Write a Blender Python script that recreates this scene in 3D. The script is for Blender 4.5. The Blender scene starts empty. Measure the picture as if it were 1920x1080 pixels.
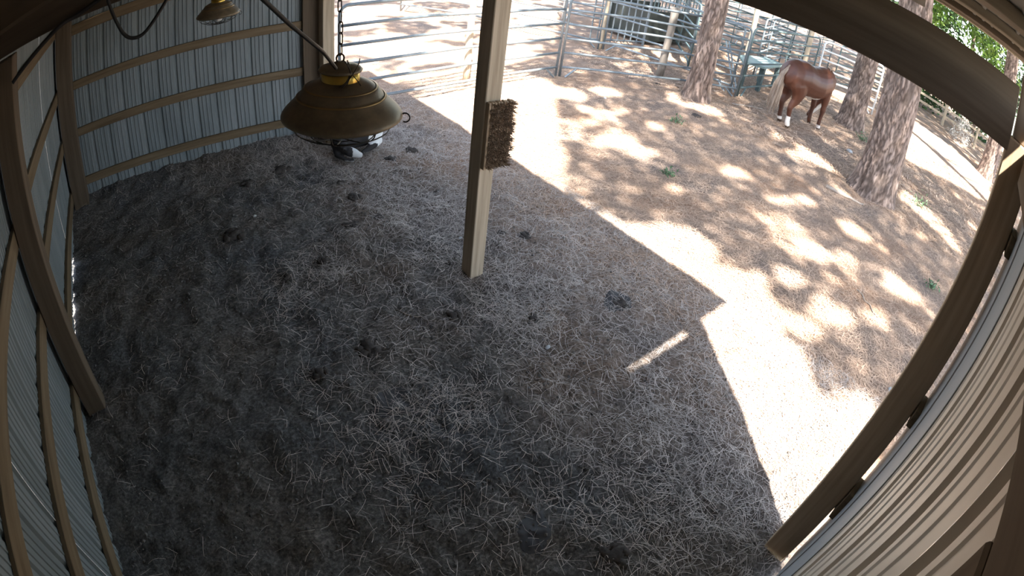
import bpy, math, random
import numpy as np
from mathutils import Vector, Matrix, noise as mnoise

random.seed(7)
rng = np.random.default_rng(7)
sc = bpy.context.scene
COL = sc.collection

# ------------------------------------------------------------------ camera (wide fisheye barn camera)
YAW, PITCH, ROLL = 0.754544248, -0.653504048, 0.145320440
K1, K3, K4 = 0.998414749, -0.369603338, 0.398517152       # theta over r (r in 1000 px)
CAMZ = 2.85
cd = bpy.data.cameras.new('barn_camera')
cam = bpy.data.objects.new('barn_camera', cd); COL.objects.link(cam)
f = Vector((math.cos(PITCH)*math.sin(YAW), math.cos(PITCH)*math.cos(YAW), math.sin(PITCH)))
r0 = f.cross(Vector((0, 0, 1))).normalized(); u0 = r0.cross(f)
cr, sr = math.cos(ROLL), math.sin(ROLL)
rr, uu = cr*r0 + sr*u0, -sr*r0 + cr*u0
cam.matrix_world = Matrix(((rr.x, uu.x, -f.x, 0), (rr.y, uu.y, -f.y, 0), (rr.z, uu.z, -f.z, CAMZ), (0, 0, 0, 1)))
cd.type = 'PANO'
cd.sensor_fit = 'HORIZONTAL'; cd.sensor_width = 36.0; cd.sensor_height = 20.25
cd.clip_start = 0.02; cd.clip_end = 300
pc = cd if hasattr(cd, 'panorama_type') else cd.cycles
pc.panorama_type = 'FISHEYE_LENS_POLYNOMIAL'
s_ = 1.92/36.0
pc.fisheye_fov = math.radians(179)
pc.fisheye_polynomial_k0 = 0.0
pc.fisheye_polynomial_k1 = -K1*s_
pc.fisheye_polynomial_k2 = 0.0
pc.fisheye_polynomial_k3 = -K3*s_**3
pc.fisheye_polynomial_k4 = -K4*s_**4
sc.camera = cam

# ------------------------------------------------------------------ light
sc.view_settings.view_transform = 'Standard'
sc.view_settings.look = 'None'
sc.view_settings.gamma = 1.0
sc.view_settings.use_curve_mapping = False
sc.view_settings.exposure = 0.3
SD = (0.59, 0.81)            # horizontal direction the sunlight travels
SK = 1.33                    # metres it falls per metre travelled
w = bpy.data.worlds.new('sky'); sc.world = w; w.use_nodes = True
wn = w.node_tree; bg = wn.nodes['Background']
sky = wn.nodes.new('ShaderNodeTexSky'); sky.sky_type = 'NISHITA'; sky.sun_disc = False
sky.sun_elevation = math.atan(SK); sky.sun_rotation = math.atan2(-SD[0], -SD[1])
sky.air_density = 1.0; sky.dust_density = 1.0
hs = wn.nodes.new('ShaderNodeHueSaturation'); hs.inputs['Saturation'].default_value = 0.62
wn.links.new(sky.outputs[0], hs.inputs['Color']); wn.links.new(hs.outputs[0], bg.inputs[0])
bg.inputs[1].default_value = 0.62
sun_d = bpy.data.lights.new('sun', 'SUN'); sun_d.energy = 27.0; sun_d.angle = math.radians(0.9)
sun_d.color = (1.0, 0.94, 0.84)
sun = bpy.data.objects.new('sun', sun_d); COL.objects.link(sun)
sun.rotation_euler = Vector((SD[0], SD[1], -SK)).to_track_quat('-Z', 'Y').to_euler()
sun.location = (-8, -10, 20)

# ------------------------------------------------------------------ helpers
def tag(o, label=None, cat=None, group=None, kind=None):
    if label: o['label'] = label
    if cat: o['category'] = cat
    if group: o['group'] = group
    if kind: o['kind'] = kind
    return o

def empty(name, loc=(0, 0, 0), label=None, cat=None, group=None, kind=None, parent=None):
    o = bpy.data.objects.new(name, None); COL.objects.link(o); o.empty_display_size = 0.1
    o.location = loc
    if parent: o.parent = parent
    return tag(o, label, cat, group, kind)

def wloc(o):
    l = Vector(o.location)
    while o.parent:
        o = o.parent; l += Vector(o.location)
    return l

class MB:
    """collects world-space geometry for ONE mesh object"""
    def __init__(s): s.v = []; s.f = []; s.n = 0
    def add(s, v, f):
        v = np.asarray(v, float).reshape(-1, 3); s.v.append(v)
        s.f += [tuple(i + s.n for i in q) for q in f]; s.n += len(v); return s
    def box(s, x0, x1, y0, y1, z0, z1, ch=0.0, jit=0.0):
        if ch <= 0:
            v = [(x, y, z) for z in (z0, z1) for y in (y0, y1) for x in (x0, x1)]
            fs = [(0, 2, 3, 1), (4, 5, 7, 6), (0, 1, 5, 4), (2, 6, 7, 3), (0, 4, 6, 2), (1, 3, 7, 5)]
            return s.add(v, fs)
        bx = bev_box(x1-x0, y1-y0, z1-z0, ch)
        return s.add(bx[0] + np.array([(x0+x1)/2, (y0+y1)/2, (z0+z1)/2]), bx[1])
    def beam(s, a, b, w_, h_, ch=0.004, up=(0, 0, 1)):
        a = Vector(a); b = Vector(b); d = b - a; L = d.length; d.normalize()
        up = Vector(up)
        if abs(d.dot(up)) > 0.99: up = Vector((1, 0, 0))
        sd = d.cross(up).normalized(); u = sd.cross(d)
        bx = bev_box(L, w_, h_, ch)
        M = np.array([d, sd, u]); c = np.array((a + b)/2)
        return s.add(bx[0] @ M + c, bx[1])
    def tube(s, pts, r, n=8, closed=False, cap=True):
        v, fs = tube_geo(pts, r, n, closed, cap); return s.add(v, fs)
    def lathe(s, c, prof, n=48):
        v = []; fs = []
        for (r_, z_) in prof:
            for k in range(n):
                a = 2*math.pi*k/n; v.append((c[0]+r_*math.cos(a), c[1]+r_*math.sin(a), c[2]+z_))
        for i in range(len(prof)-1):
            for k in range(n):
                k2 = (k+1) % n; fs.append((i*n+k, i*n+k2, (i+1)*n+k2, (i+1)*n+k))
        return s.add(v, fs)
    def build(s, name, mat, parent=None, smooth=False, origin=None, kind=None, label=None, cat=None, group=None):
        v = np.concatenate(s.v) if s.v else np.zeros((0, 3))
        po = wloc(parent) if parent else Vector((0, 0, 0))
        if origin is None:
            if parent: org = Vector(po)
            else:
                lo = v.min(0); hi = v.max(0); org = Vector(((lo[0]+hi[0])/2, (lo[1]+hi[1])/2, lo[2]))
        else: org = Vector(origin)
        me = bpy.data.meshes.new(name)
        me.from_pydata((v - np.array(org)).tolist(), [], s.f)
        if smooth: me.polygons.foreach_set('use_smooth', [True]*len(me.polygons))
        me.materials.append(mat); me.update()
        o = bpy.data.objects.new(name, me); COL.objects.link(o)
        if parent: o.parent = parent
        o.location = org - po
        return tag(o, label, cat, group, kind)

def bev_box(lx, ly, lz, ch):
    """box with chamfered edges: 24 verts"""
    ch = min(ch, lx*.45, ly*.45, lz*.45)
    X, Y, Z = lx/2, ly/2, lz/2; v = []; idx = {}
    for sx in (-1, 1):
        for sy in (-1, 1):
            for sz in (-1, 1):
                for a in range(3):
                    p = [sx*(X-ch), sy*(Y-ch), sz*(Z-ch)]
                    p[a] = (sx*X, sy*Y, sz*Z)[a]
                    idx[(sx, sy, sz, a)] = len(v); v.append(p)
    fs = []
    for a in range(3):
        b, c = (a+1) % 3, (a+2) % 3
        for s in (-1, 1):
            q = []
            for (t1, t2) in ((-1, -1), (1, -1), (1, 1), (-1, 1)):
                k = [0, 0, 0]; k[a] = s; k[b] = t1; k[c] = t2; q.append(idx[(*k, a)])
            fs.append(tuple(q if s > 0 else q[::-1]))
    for a in range(3):
        b, c = (a+1) % 3, (a+2) % 3
        for s1 in (-1, 1):
            for s2 in (-1, 1):
                k0 = [0]*3; k0[a] = -1; k0[b] = s1; k0[c] = s2
                k1 = list(k0); k1[a] = 1
                q = [idx[(*k0, b)], idx[(*k1, b)], idx[(*k1, c)], idx[(*k0, c)]]
                fs.append(tuple(q if s1*s2 > 0 else q[::-1]))
    for sx in (-1, 1):
        for sy in (-1, 1):
            for sz in (-1, 1):
                q = [idx[(sx, sy, sz, a)] for a in range(3)]
                fs.append(tuple(q if sx*sy*sz > 0 else q[::-1]))
    return np.array(v, float), fs

def tube_geo(pts, r, n=8, closed=False, cap=True, ell=None):
    pts = [Vector(p) for p in pts]; m = len(pts)
    rs = r if hasattr(r, '__len__') else [r]*m
    v = []; fs = []; prev = None
    for i, p in enumerate(pts):
        if closed: t = pts[(i+1) % m] - pts[i-1]
        else: t = pts[min(i+1, m-1)] - pts[max(i-1, 0)]
        t.normalize()
        if prev is None:
            ref = Vector((0, 0, 1)) if abs(t.z) < .9 else Vector((1, 0, 0))
            sd = t.cross(ref).normalized()
        else:
            sd = (prev - t*prev.dot(t)).normalized()
        prev = sd; u = sd.cross(t)
        for k in range(n):
            a = 2*math.pi*k/n; v.append(p + rs[i]*(math.cos(a)*sd + math.sin(a)*u))
    for i in range(m if closed else m-1):
        j = (i+1) % m
        for k in range(n):
            k2 = (k+1) % n; fs.append((i*n+k, j*n+k, j*n+k2, i*n+k2))
    if cap and not closed:
        fs.append(tuple(range(n))); fs.append(tuple(range((m-1)*n, m*n))[::-1])
    return np.array([tuple(q) for q in v]), fs

# value noise in numpy
def _h(ix, iy, seed):
    n = (ix*374761393 + iy*668265263 + seed*1442695041) & 0xFFFFFFFF
    n = ((n ^ (n >> 13))*1274126177) & 0xFFFFFFFF
    return ((n ^ (n >> 16)) & 0xFFFF)/65535.0
def vnoise(x, y, seed=0):
    x = np.asarray(x, float); y = np.asarray(y, float)
    ix = np.floor(x).astype(np.int64); iy = np.floor(y).astype(np.int64)
    fx = x-ix; fy = y-iy; fx = fx*fx*(3-2*fx); fy = fy*fy*(3-2*fy)
    a = _h(ix, iy, seed); b = _h(ix+1, iy, seed); c = _h(ix, iy+1, seed); d = _h(ix+1, iy+1, seed)
    return a*(1-fx)*(1-fy)+b*fx*(1-fy)+c*(1-fx)*fy+d*fx*fy
def fbm(x, y, oct=4, seed=0):
    s = 0; a = .5
    for k in range(oct): s = s+a*(vnoise(x, y, seed+k)-.5); x = x*2.03+7.1; y = y*2.03+3.7; a *= .55
    return s
def sst(a, b, x):
    t = np.clip((x-a)/(b-a), 0, 1); return t*t*(3-2*t)

# ------------------------------------------------------------------ materials
def newmat(name):
    m = bpy.data.materials.new(name); m.use_nodes = True
    return m, m.node_tree, m.node_tree.nodes['Principled BSDF']
def ramp(nt, stops):
    r = nt.nodes.new('ShaderNodeValToRGB'); e = r.color_ramp.elements
    while len(e) < len(stops): e.new(0.5)
    for i, (p, c) in enumerate(stops): e[i].position = p; e[i].color = (*c, 1)
    return r
def m_noise(name, cols, scale=(5, 5, 5), nscale=1.0, detail=6, rough=.85, bump=0.3, bdist=.01, metal=0.0, bscale=None, island=0.0, spec=.3):
    m, nt, p = newmat(name); L = nt.links
    tc = nt.nodes.new('ShaderNodeTexCoord'); mp = nt.nodes.new('ShaderNodeMapping')
    mp.inputs['Scale'].default_value = scale; L.new(tc.outputs['Object'], mp.inputs[0])
    nz = nt.nodes.new('ShaderNodeTexNoise'); nz.inputs['Scale'].default_value = nscale; nz.inputs['Detail'].default_value = detail
    nz.inputs['Roughness'].default_value = .6
    L.new(mp.outputs[0], nz.inputs['Vector'])
    n = len(cols); r = ramp(nt, [(.3+.4*i/max(n-1, 1), c) for i, c in enumerate(cols)])
    L.new(nz.outputs['Fac'], r.inputs[0]); out = r.outputs[0]
    if island:
        g = nt.nodes.new('ShaderNodeNewGeometry'); mm = nt.nodes.new('ShaderNodeMapRange')
        mm.inputs['To Min'].default_value = 1-island; mm.inputs['To Max'].default_value = 1+island
        L.new(g.outputs['Random Per Island'], mm.inputs[0])
        h = nt.nodes.new('ShaderNodeHueSaturation'); L.new(out, h.inputs['Color']); L.new(mm.outputs[0], h.inputs['Value']); out = h.outputs[0]
    L.new(out, p.inputs['Base Color'])
    p.inputs['Roughness'].default_value = rough; p.inputs['Metallic'].default_value = metal
    p.inputs['Specular IOR Level'].default_value = spec
    if bump:
        b = nt.nodes.new('ShaderNodeBump'); b.inputs['Strength'].default_value = bump; b.inputs['Distance'].default_value = bdist
        nb = nz
        if bscale:
            nb = nt.nodes.new('ShaderNodeTexNoise'); nb.inputs['Scale'].default_value = bscale; nb.inputs['Detail'].default_value = 8
            L.new(tc.outputs['Object'], nb.inputs['Vector'])
        L.new(nb.outputs['Fac'], b.inputs['Height']); L.new(b.outputs[0], p.inputs['Normal'])
    return m
WC = [(.34, .27, .195), (.46, .38, .28), (.55, .46, .35)]
wood_x = m_noise('wood_x', WC, (1.2, 26, 26), bump=.5, bdist=.003, rough=.8)
wood_y = m_noise('wood_y', WC, (26, 1.2, 26), bump=.5, bdist=.003, rough=.8)
wood_z = m_noise('wood_z', WC, (26, 26, 1.2), bump=.5, bdist=.003, rough=.8)
HC = [(.12, .088, .06), (.16, .12, .083), (.20, .15, .105)]
dark_wood_y = m_noise('dark_wood_y', HC, (20, 1.0, 20), bump=.4, bdist=.003, rough=.85)
dark_wood_x = m_noise('dark_wood_x', HC, (1.0, 20, 20), bump=.4, bdist=.003, rough=.85)
dark_wood_z = m_noise('dark_wood_z', HC, (20, 20, 1.0), bump=.4, bdist=.003, rough=.85)
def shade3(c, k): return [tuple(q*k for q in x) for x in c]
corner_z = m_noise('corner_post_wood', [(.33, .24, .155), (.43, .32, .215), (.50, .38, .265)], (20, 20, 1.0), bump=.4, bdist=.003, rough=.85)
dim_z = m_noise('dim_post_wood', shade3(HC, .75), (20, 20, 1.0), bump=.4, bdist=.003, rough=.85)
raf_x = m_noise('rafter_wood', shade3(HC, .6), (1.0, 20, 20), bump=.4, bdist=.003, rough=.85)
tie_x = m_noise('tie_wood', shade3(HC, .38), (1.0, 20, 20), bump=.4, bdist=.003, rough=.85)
GC = [(.11, .078, .045), (.165, .12, .072), (.20, .15, .095)]
girt_x = m_noise('girt_x', GC, (1.5, 25, 25), bump=.4, bdist=.003)
girt_y = m_noise('girt_y', GC, (25, 1.5, 25), bump=.4, bdist=.003)
sheet_mat = m_noise('shaded_painted_metal', [(.155, .182, .195), (.20, .232, .245), (.24, .27, .285)], (3, 3, .8), bump=.05, rough=.5, spec=.4)  # off-white sheets; indoor shade and blue sky light put into the colour
warm_lit_sheet = m_noise('warm_lit_metal', [(.56, .49, .41), (.66, .58, .49), (.70, .62, .53)], (3, 3, .8), bump=.05, rough=.45, spec=.5)  # same white sheets; warm bounce light put into the colour
trim_grey = m_noise('grey_trim', [(.30, .32, .34), (.40, .42, .44)], (4, 4, 1), bump=.05, rough=.5)
roof_mat = m_noise('roof_metal', [(.30, .29, .26), (.40, .38, .34)], (2, 2, 2), bump=.05, rough=.6)
galv = m_noise('galvanised_tube', [(.15, .185, .21), (.25, .295, .33)], (4, 4, 4), bump=.05, rough=.42, metal=.35, spec=.5)
green_tube = m_noise('green_tube', [(.06, .095, .10), (.11, .16, .17)], (4, 4, 4), bump=.05, rough=.5, spec=.5)
white_tube = m_noise('white_tube', [(.60, .62, .63), (.75, .77, .78)], (4, 4, 4), bump=.05, rough=.45)
bark_mat = m_noise('pine_bark', [(.16, .115, .095), (.31, .235, .20), (.44, .35, .305)], (14, 14, 3), detail=8, bump=.8, bdist=.015, rough=.95, spec=.1)
bnt = bark_mat.node_tree; bp_ = bnt.nodes['Principled BSDF']; lk = bp_.inputs['Base Color'].links[0].from_socket
at_ = bnt.nodes.new('ShaderNodeAttribute'); at_.attribute_name = 'furrow'; mxx = bnt.nodes.new('ShaderNodeMix'); mxx.data_type = 'RGBA'; mxx.blend_type = 'MULTIPLY'; mxx.inputs[0].default_value = 1
bnt.links.new(lk, mxx.inputs[6]); bnt.links.new(at_.outputs['Color'], mxx.inputs[7]); bnt.links.new(mxx.outputs[2], bp_.inputs['Base Color'])
branch_mat = m_noise('branch_bark', [(.10, .07, .055), (.22, .17, .14)], (14, 14, 14), bump=.3, rough=.95)
black_mat = m_noise('black_rubber', [(.015, .015, .015), (.03, .03, .03)], (9, 9, 9), bump=.05, rough=.5)
iron = m_noise('dark_iron', [(.03, .028, .025), (.07, .06, .05)], (30, 30, 30), bump=.1, rough=.5, metal=.6)
bronze = m_noise('aged_bronze', [(.13, .105, .07), (.18, .145, .095), (.24, .19, .12)], (18, 18, 30), bump=.12, bdist=.002, rough=.42, metal=.35, spec=.5)
bronze_edge = m_noise('worn_bronze_edge', [(.22, .15, .07), (.34, .24, .11)], (18, 18, 30), bump=.05, rough=.35, metal=.6)
brass = m_noise('brass', [(.45, .30, .06), (.70, .48, .12)], (14, 14, 14), bump=.05, rough=.3, metal=.9)
glass_w = m_noise('frosted_glass', [(.6, .62, .62), (.7, .72, .72)], (4, 4, 4), bump=0, rough=.3)
# shed floor: dark trampled manure dirt, fading to pinkish straw-covered soil outside
def floor_material(name):
    m, nt, p = newmat(name); L = nt.links
    tc = nt.nodes.new('ShaderNodeTexCoord')
    geo = nt.nodes.new('ShaderNodeNewGeometry'); sx = nt.nodes.new('ShaderNodeSeparateXYZ'); L.new(geo.outputs['Position'], sx.inputs[0])
    n1 = nt.nodes.new('ShaderNodeTexNoise'); n1.inputs['Scale'].default_value = 1.1; n1.inputs['Detail'].default_value = 5
    L.new(geo.outputs['Position'], n1.inputs['Vector'])
    n2 = nt.nodes.new('ShaderNodeTexNoise'); n2.inputs['Scale'].default_value = 45; n2.inputs['Detail'].default_value = 8; n2.inputs['Roughness'].default_value = .7
    L.new(geo.outputs['Position'], n2.inputs['Vector'])
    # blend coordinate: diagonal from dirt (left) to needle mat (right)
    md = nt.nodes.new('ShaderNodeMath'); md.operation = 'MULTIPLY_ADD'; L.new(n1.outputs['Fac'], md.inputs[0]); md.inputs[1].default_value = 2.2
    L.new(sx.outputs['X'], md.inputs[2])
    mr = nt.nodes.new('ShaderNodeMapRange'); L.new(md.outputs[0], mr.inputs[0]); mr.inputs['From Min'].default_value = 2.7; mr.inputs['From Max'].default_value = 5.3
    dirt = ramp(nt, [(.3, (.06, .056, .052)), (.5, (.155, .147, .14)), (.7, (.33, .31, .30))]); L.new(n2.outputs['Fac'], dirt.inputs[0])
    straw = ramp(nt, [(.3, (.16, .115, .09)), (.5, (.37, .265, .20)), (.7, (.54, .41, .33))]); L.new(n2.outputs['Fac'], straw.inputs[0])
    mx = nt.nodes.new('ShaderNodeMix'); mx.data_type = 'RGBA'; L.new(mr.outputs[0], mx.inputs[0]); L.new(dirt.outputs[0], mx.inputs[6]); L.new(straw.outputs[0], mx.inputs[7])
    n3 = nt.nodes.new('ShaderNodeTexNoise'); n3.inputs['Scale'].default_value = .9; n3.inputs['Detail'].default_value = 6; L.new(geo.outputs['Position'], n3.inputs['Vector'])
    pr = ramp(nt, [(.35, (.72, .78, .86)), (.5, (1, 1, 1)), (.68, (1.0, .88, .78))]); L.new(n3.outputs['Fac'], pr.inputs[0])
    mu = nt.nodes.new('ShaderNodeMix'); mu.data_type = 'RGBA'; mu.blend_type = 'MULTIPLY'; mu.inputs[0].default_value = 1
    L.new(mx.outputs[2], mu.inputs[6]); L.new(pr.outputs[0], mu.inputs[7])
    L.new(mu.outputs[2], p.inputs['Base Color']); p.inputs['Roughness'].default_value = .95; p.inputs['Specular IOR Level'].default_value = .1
    b = nt.nodes.new('ShaderNodeBump'); b.inputs['Strength'].default_value = .9; b.inputs['Distance'].default_value = .02
    L.new(n2.outputs['Fac'], b.inputs['Height']); L.new(b.outputs[0], p.inputs['Normal'])
    return m
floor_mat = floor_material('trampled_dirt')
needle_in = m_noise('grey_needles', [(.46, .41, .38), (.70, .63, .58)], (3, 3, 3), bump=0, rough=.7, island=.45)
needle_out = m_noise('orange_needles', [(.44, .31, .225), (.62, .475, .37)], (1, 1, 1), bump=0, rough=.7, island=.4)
clod_mat = m_noise('manure', [(.05, .043, .04), (.11, .098, .09)], (30, 30, 30), bump=.8, bdist=.01, rough=.95, spec=.1)
stone_mat = m_noise('pale_stone', [(.42, .43, .44), (.62, .63, .64)], (20, 20, 20), bump=.3, rough=.8)
leaf_dark = m_noise('pine_foliage', [(.03, .07, .025), (.07, .13, .04)], (1, 1, 1), bump=0, rough=.6, island=.5)
leaf_lime = m_noise('lime_foliage', [(.10, .22, .04), (.25, .38, .09)], (.5, .5, .5), bump=0, rough=.6, island=.6)  # lighter yellow-green leaves
leaf_mid = m_noise('shrub_foliage', [(.07, .13, .07), (.15, .24, .13)], (.7, .7, .7), bump=0, rough=.6, island=.5)

# ------------------------------------------------------------------ ground
def gz(x, y):
    x = np.asarray(x, float); y = np.asarray(y, float)
    ins = 1-sst(3.2, 5.2, x)                                     # rougher inside the shed
    z = fbm(x*1.3, y*1.3, 3, 5)*.05 + fbm(x*6, y*6, 4, 11)*(.018+.050*ins)
    z = z + fbm(x*21, y*21, 2, 17)*.022*ins
    z = z + .13*sst(5.6, 6.5, y)*(1-sst(1.9, 2.6, x))
    return z
def grid_mesh(name, xs, ys, zf, mat, kind):
    X, Y = np.meshgrid(xs, ys); Z = zf(X, Y)
    nx, ny = len(xs), len(ys)
    v = np.stack([X, Y, Z], -1).reshape(-1, 3)
    i = np.arange(ny-1)[:, None]*nx + np.arange(nx-1)[None, :]
    q = np.stack([i, i+1, i+nx+1, i+nx], -1).reshape(-1, 4)
    me = bpy.data.meshes.new(name); me.vertices.add(len(v)); me.vertices.foreach_set('co', v.ravel())
    me.loops.add(q.size); me.loops.foreach_set('vertex_index', q.ravel().astype(np.int32))
    me.polygons.add(len(q)); me.polygons.foreach_set('loop_start', np.arange(0, q.size, 4, dtype=np.int32))
    me.update(calc_edges=True); me.validate()
    me.polygons.foreach_set('use_smooth', [True]*len(q)); me.materials.append(mat)
    o = bpy.data.objects.new(name, me); COL.objects.link(o); return tag(o, kind=kind)
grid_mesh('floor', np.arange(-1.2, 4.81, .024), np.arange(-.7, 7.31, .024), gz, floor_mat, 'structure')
def gz_out(x, y):
    z = fbm(x*1.3, y*1.3, 3, 5)*.05 + fbm(x*6, y*6, 4, 11)*.018
    ins = sst(-1.25, -1.0, x)*(1-sst(4.6, 4.75, x))*sst(-.75, -.5, y)*(1-sst(7.05, 7.25, y))
    return z-.004-ins*.2
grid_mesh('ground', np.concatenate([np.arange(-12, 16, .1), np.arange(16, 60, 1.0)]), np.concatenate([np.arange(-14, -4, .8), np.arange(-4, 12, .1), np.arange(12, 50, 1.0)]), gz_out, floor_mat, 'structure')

# ------------------------------------------------------------------ corrugated metal walls
def sheet_profile(w_, ph=0):
    """list of (s, depth) over one sheet; depth positive = away from the room"""
    pts = []; per = .2286; n = int(round(w_/per))
    for k in range(n):
        b = k*per
        pts += [(b, 0), (b+.030, 0), (b+.035, -.007), (b+.044, -.007), (b+.049, 0), (b+.080, 0), (b+.085, -.007), (b+.094, -.007), (b+.099, 0), (b+.130, 0), (b+.135, -.007), (b+.144, -.007), (b+.149, 0), (b+.176, 0), (b+.190, .019), (b+.212, .019), (b+.226, 0)]
    pts.append((n*per, 0)); return pts
def wide_profile(w_):
    pts = []; per = .3048
    for b in (0, per, 2*per):
        pts += [(b, 0), (b+.070, 0), (b+.080, .006), (b+.095, .006), (b+.105, 0), (b+.165, 0), (b+.175, .006), (b+.190, .006), (b+.200, 0), (b+.232, 0), (b+.250, .030), (b+.285, .030), (b+.303, 0)]
    pts.append((3*per, 0)); return pts
def corr_wall(parent, mat, origin, along, outward, length, z0f, z1f, start=0.0, wide=False):
    along = Vector(along); outward = Vector(outward); s = start; k = 0
    per = .2286; sw = per*4
    while s < length-1e-6:
        w_ = min(sw, length-s)
        prof = [p for p in (wide_profile(sw) if wide else sheet_profile(sw)) if p[0] <= w_+1e-6]
        mb = MB(); vs = []; off = .0007*(k % 2)
        zt = 6
        for (a, d) in prof:
            base = Vector(origin) + along*(s+a) + outward*(d+off)
            za, zb = z0f(base.x, base.y), z1f(base.x, base.y)
            for j in range(zt+1): vs.append((base.x, base.y, za+(zb-za)*j/zt))
        fs = []
        for i in range(len(prof)-1):
            for j in range(zt):
                a0 = i*(zt+1)+j; fs.append((a0, a0+zt+1, a0+zt+2, a0+1))
        mb.add(vs, fs)
        mb.build('metal_sheet', mat, parent)
        s += w_; k += 1
ROOF = lambda x: 2.972+.076*x          # underside of roof sheets
wl = empty('wall_left', (-1.0, 3, 0), kind='structure')
corr_wall(wl, sheet_mat, (-1.012, -.30, 0), (0, 1, 0), (-1, 0, 0), 6.858+.0, lambda x, y: -.03+(.05+.02*math.sin(y*9) if 4.0 < y < 5.4 else 0), lambda x, y: ROOF(-1)+.012)
wb = empty('wall_back', (0.7, 6.43, 0), kind='structure')
corr_wall(wb, sheet_mat, (-1.0, 6.44, 0), (1, 0, 0), (0, 1, 0), 3.2+.23, lambda x, y: .08+.012*math.sin(x*11), lambda x, y: ROOF(x)-.001, start=0)
wr = empty('wall_right', (0.7, -.3, 0), kind='structure')
corr_wall(wr, warm_lit_sheet, (-1.08, -.296, 0), (1, 0, 0), (0, -1, 0), 3.51, lambda x, y: .05, lambda x, y: 2.88 if x > 1.40 else 2.98, wide=True)
# girts
def girt(parent, mat, x0, x1, y0, y1, z0, z1):
    MB().box(x0, x1, y0, y1, z0, z1, .004).build('girt', mat, parent)
for zc in (1.50, .90, .26):     # left wall, split at the post line
    girt(wl, girt_y, -1.009, -.971, -.30, 3.12, zc-.085, zc+.045)
    girt(wl, girt_y, -1.009, -.971, 3.123, 6.43, zc-.085, zc+.045)
for zt_ in (1.555, .978, .358):
    girt(wb, girt_x, -.97, 2.31, 6.40, 6.437, zt_-.10, zt_)
girt(wl, girt_y, -1.009, -.971, -.30, 6.43, 2.2, 2.33)
girt(wb, girt_x, -.97, 2.31, 6.40, 6.437, 2.12, 2.25)
MB().box(2.12, 2.335, 6.36, 6.399, .05, 3.1, .002).build('corner_board', dim_z, wb)  # shade on this board is put into its darker wood colour
for (z0, z1) in ((.62, .84), (1.37, 1.47), (2.3, 2.4)):
    MB().box(2.25, 2.41, -.293, -.257, z0, z1, .003).build('girt_block', girt_x, wr)
MB().box(1.78, 2.08, -.2945, -.290, .05, 2.87, .001).build('edge_trim', trim_grey, wr)
MB().box(2.12, 2.415, -.2945, -.288, .05, 2.87, .001).build('edge_trim', trim_grey, wr)

# ------------------------------------------------------------------ roof
rf = empty('ceiling', (0.9, 3, 2.9), kind='structure')
def roofpt(x, y, dz=0): return (x, y, ROOF(x)+dz)
# sheets run from eave to back
k = 0; y = -.41
while y < 7.0:
    y2 = min(y+.9144, 7.05); prof = [p for p in sheet_profile(.9144) if p[0] <= y2-y+1e-6]
    vs = []; xx = [-1.25, 0, 1.4, 2.80]
    for (a, d) in prof:
        for x in xx: vs.append((x, y+a, ROOF(x)+d+.0007*(k % 2)))
    fs = []
    for i in range(len(prof)-1):
        for j in range(len(xx)-1):
            a0 = i*len(xx)+j; fs.append((a0, a0+1, a0+len(xx)+1, a0+len(xx)))
    MB().add(vs, fs).build('roof_sheet', roof_mat, rf); y = y2; k += 1
for x in (-.9, -.3, .35, 1.0, 1.65):
    MB().beam((x, -.28, ROOF(x)-.02), (x, 7.0, ROOF(x)-.02), .085, .036, .003).build('purlin', wood_y, rf)
MB().beam((2.55, -.40, ROOF(2.55)-.02), (2.55, 7.0, ROOF(2.55)-.02), .085, .036, .003).build('purlin', dark_wood_y, rf)
MB().beam((2.77, -.40, ROOF(2.77)-.027), (2.77, 7.0, ROOF(2.77)-.027), .04, .05, .003).build('purlin', wood_y, rf)
for y in (.50, 1.5, 2.55, 4.2, 5.3):
    MB().beam((-.95, y, ROOF(-.95)-.085), (2.50, y, ROOF(2.5)-.085), .10 if y < 1 else .04, .085, .004).build('rafter', raf_x, rf)

# ------------------------------------------------------------------ posts and beams
MB().box(2.31, 2.45, 3.01, 3.155, -.05, 3.07, .006).build('wooden_post', wood_z, label='square wooden post in the middle of the open front carrying a brush pad', cat='post')
MB().box(2.31, 2.455, 6.20, 6.345, -.05, 3.07, .006).build('wooden_post', wood_z, label='square wooden post at the far corner where the back metal wall ends', cat='post')
MB().box(2.31, 2.45, -.255, -.092, -.05, 2.74, .006).build('wooden_post', corner_z, label='thick dark post at the right corner beside the warmly lit ribbed wall', cat='post')
MB().box(2.35, 2.45, -.255, -.12, 2.741, 3.05, .005).build('wooden_post', dark_wood_z, label='short upper post end above the right corner post under the eave', cat='post')
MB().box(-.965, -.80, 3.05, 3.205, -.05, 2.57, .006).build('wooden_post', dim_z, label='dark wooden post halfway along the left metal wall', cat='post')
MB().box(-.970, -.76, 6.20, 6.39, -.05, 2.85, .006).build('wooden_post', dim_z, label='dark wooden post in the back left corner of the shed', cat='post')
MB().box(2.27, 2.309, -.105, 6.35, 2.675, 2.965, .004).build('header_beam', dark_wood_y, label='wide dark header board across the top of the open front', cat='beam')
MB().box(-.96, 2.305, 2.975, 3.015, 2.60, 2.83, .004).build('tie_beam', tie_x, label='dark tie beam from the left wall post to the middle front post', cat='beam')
MB().box(.20, .385, -.255, -.20, -.05, 2.58, .006).build('wooden_post', dark_wood_z, label='brown post beside the camera at the lower right corner', cat='post')
MB().box(.20, 2.30, -.285, -.20, 2.585, 2.70, .006).build('top_plate', dark_wood_x, label='brown plate board along the top of the warmly lit ribbed wall', cat='beam')

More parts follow.
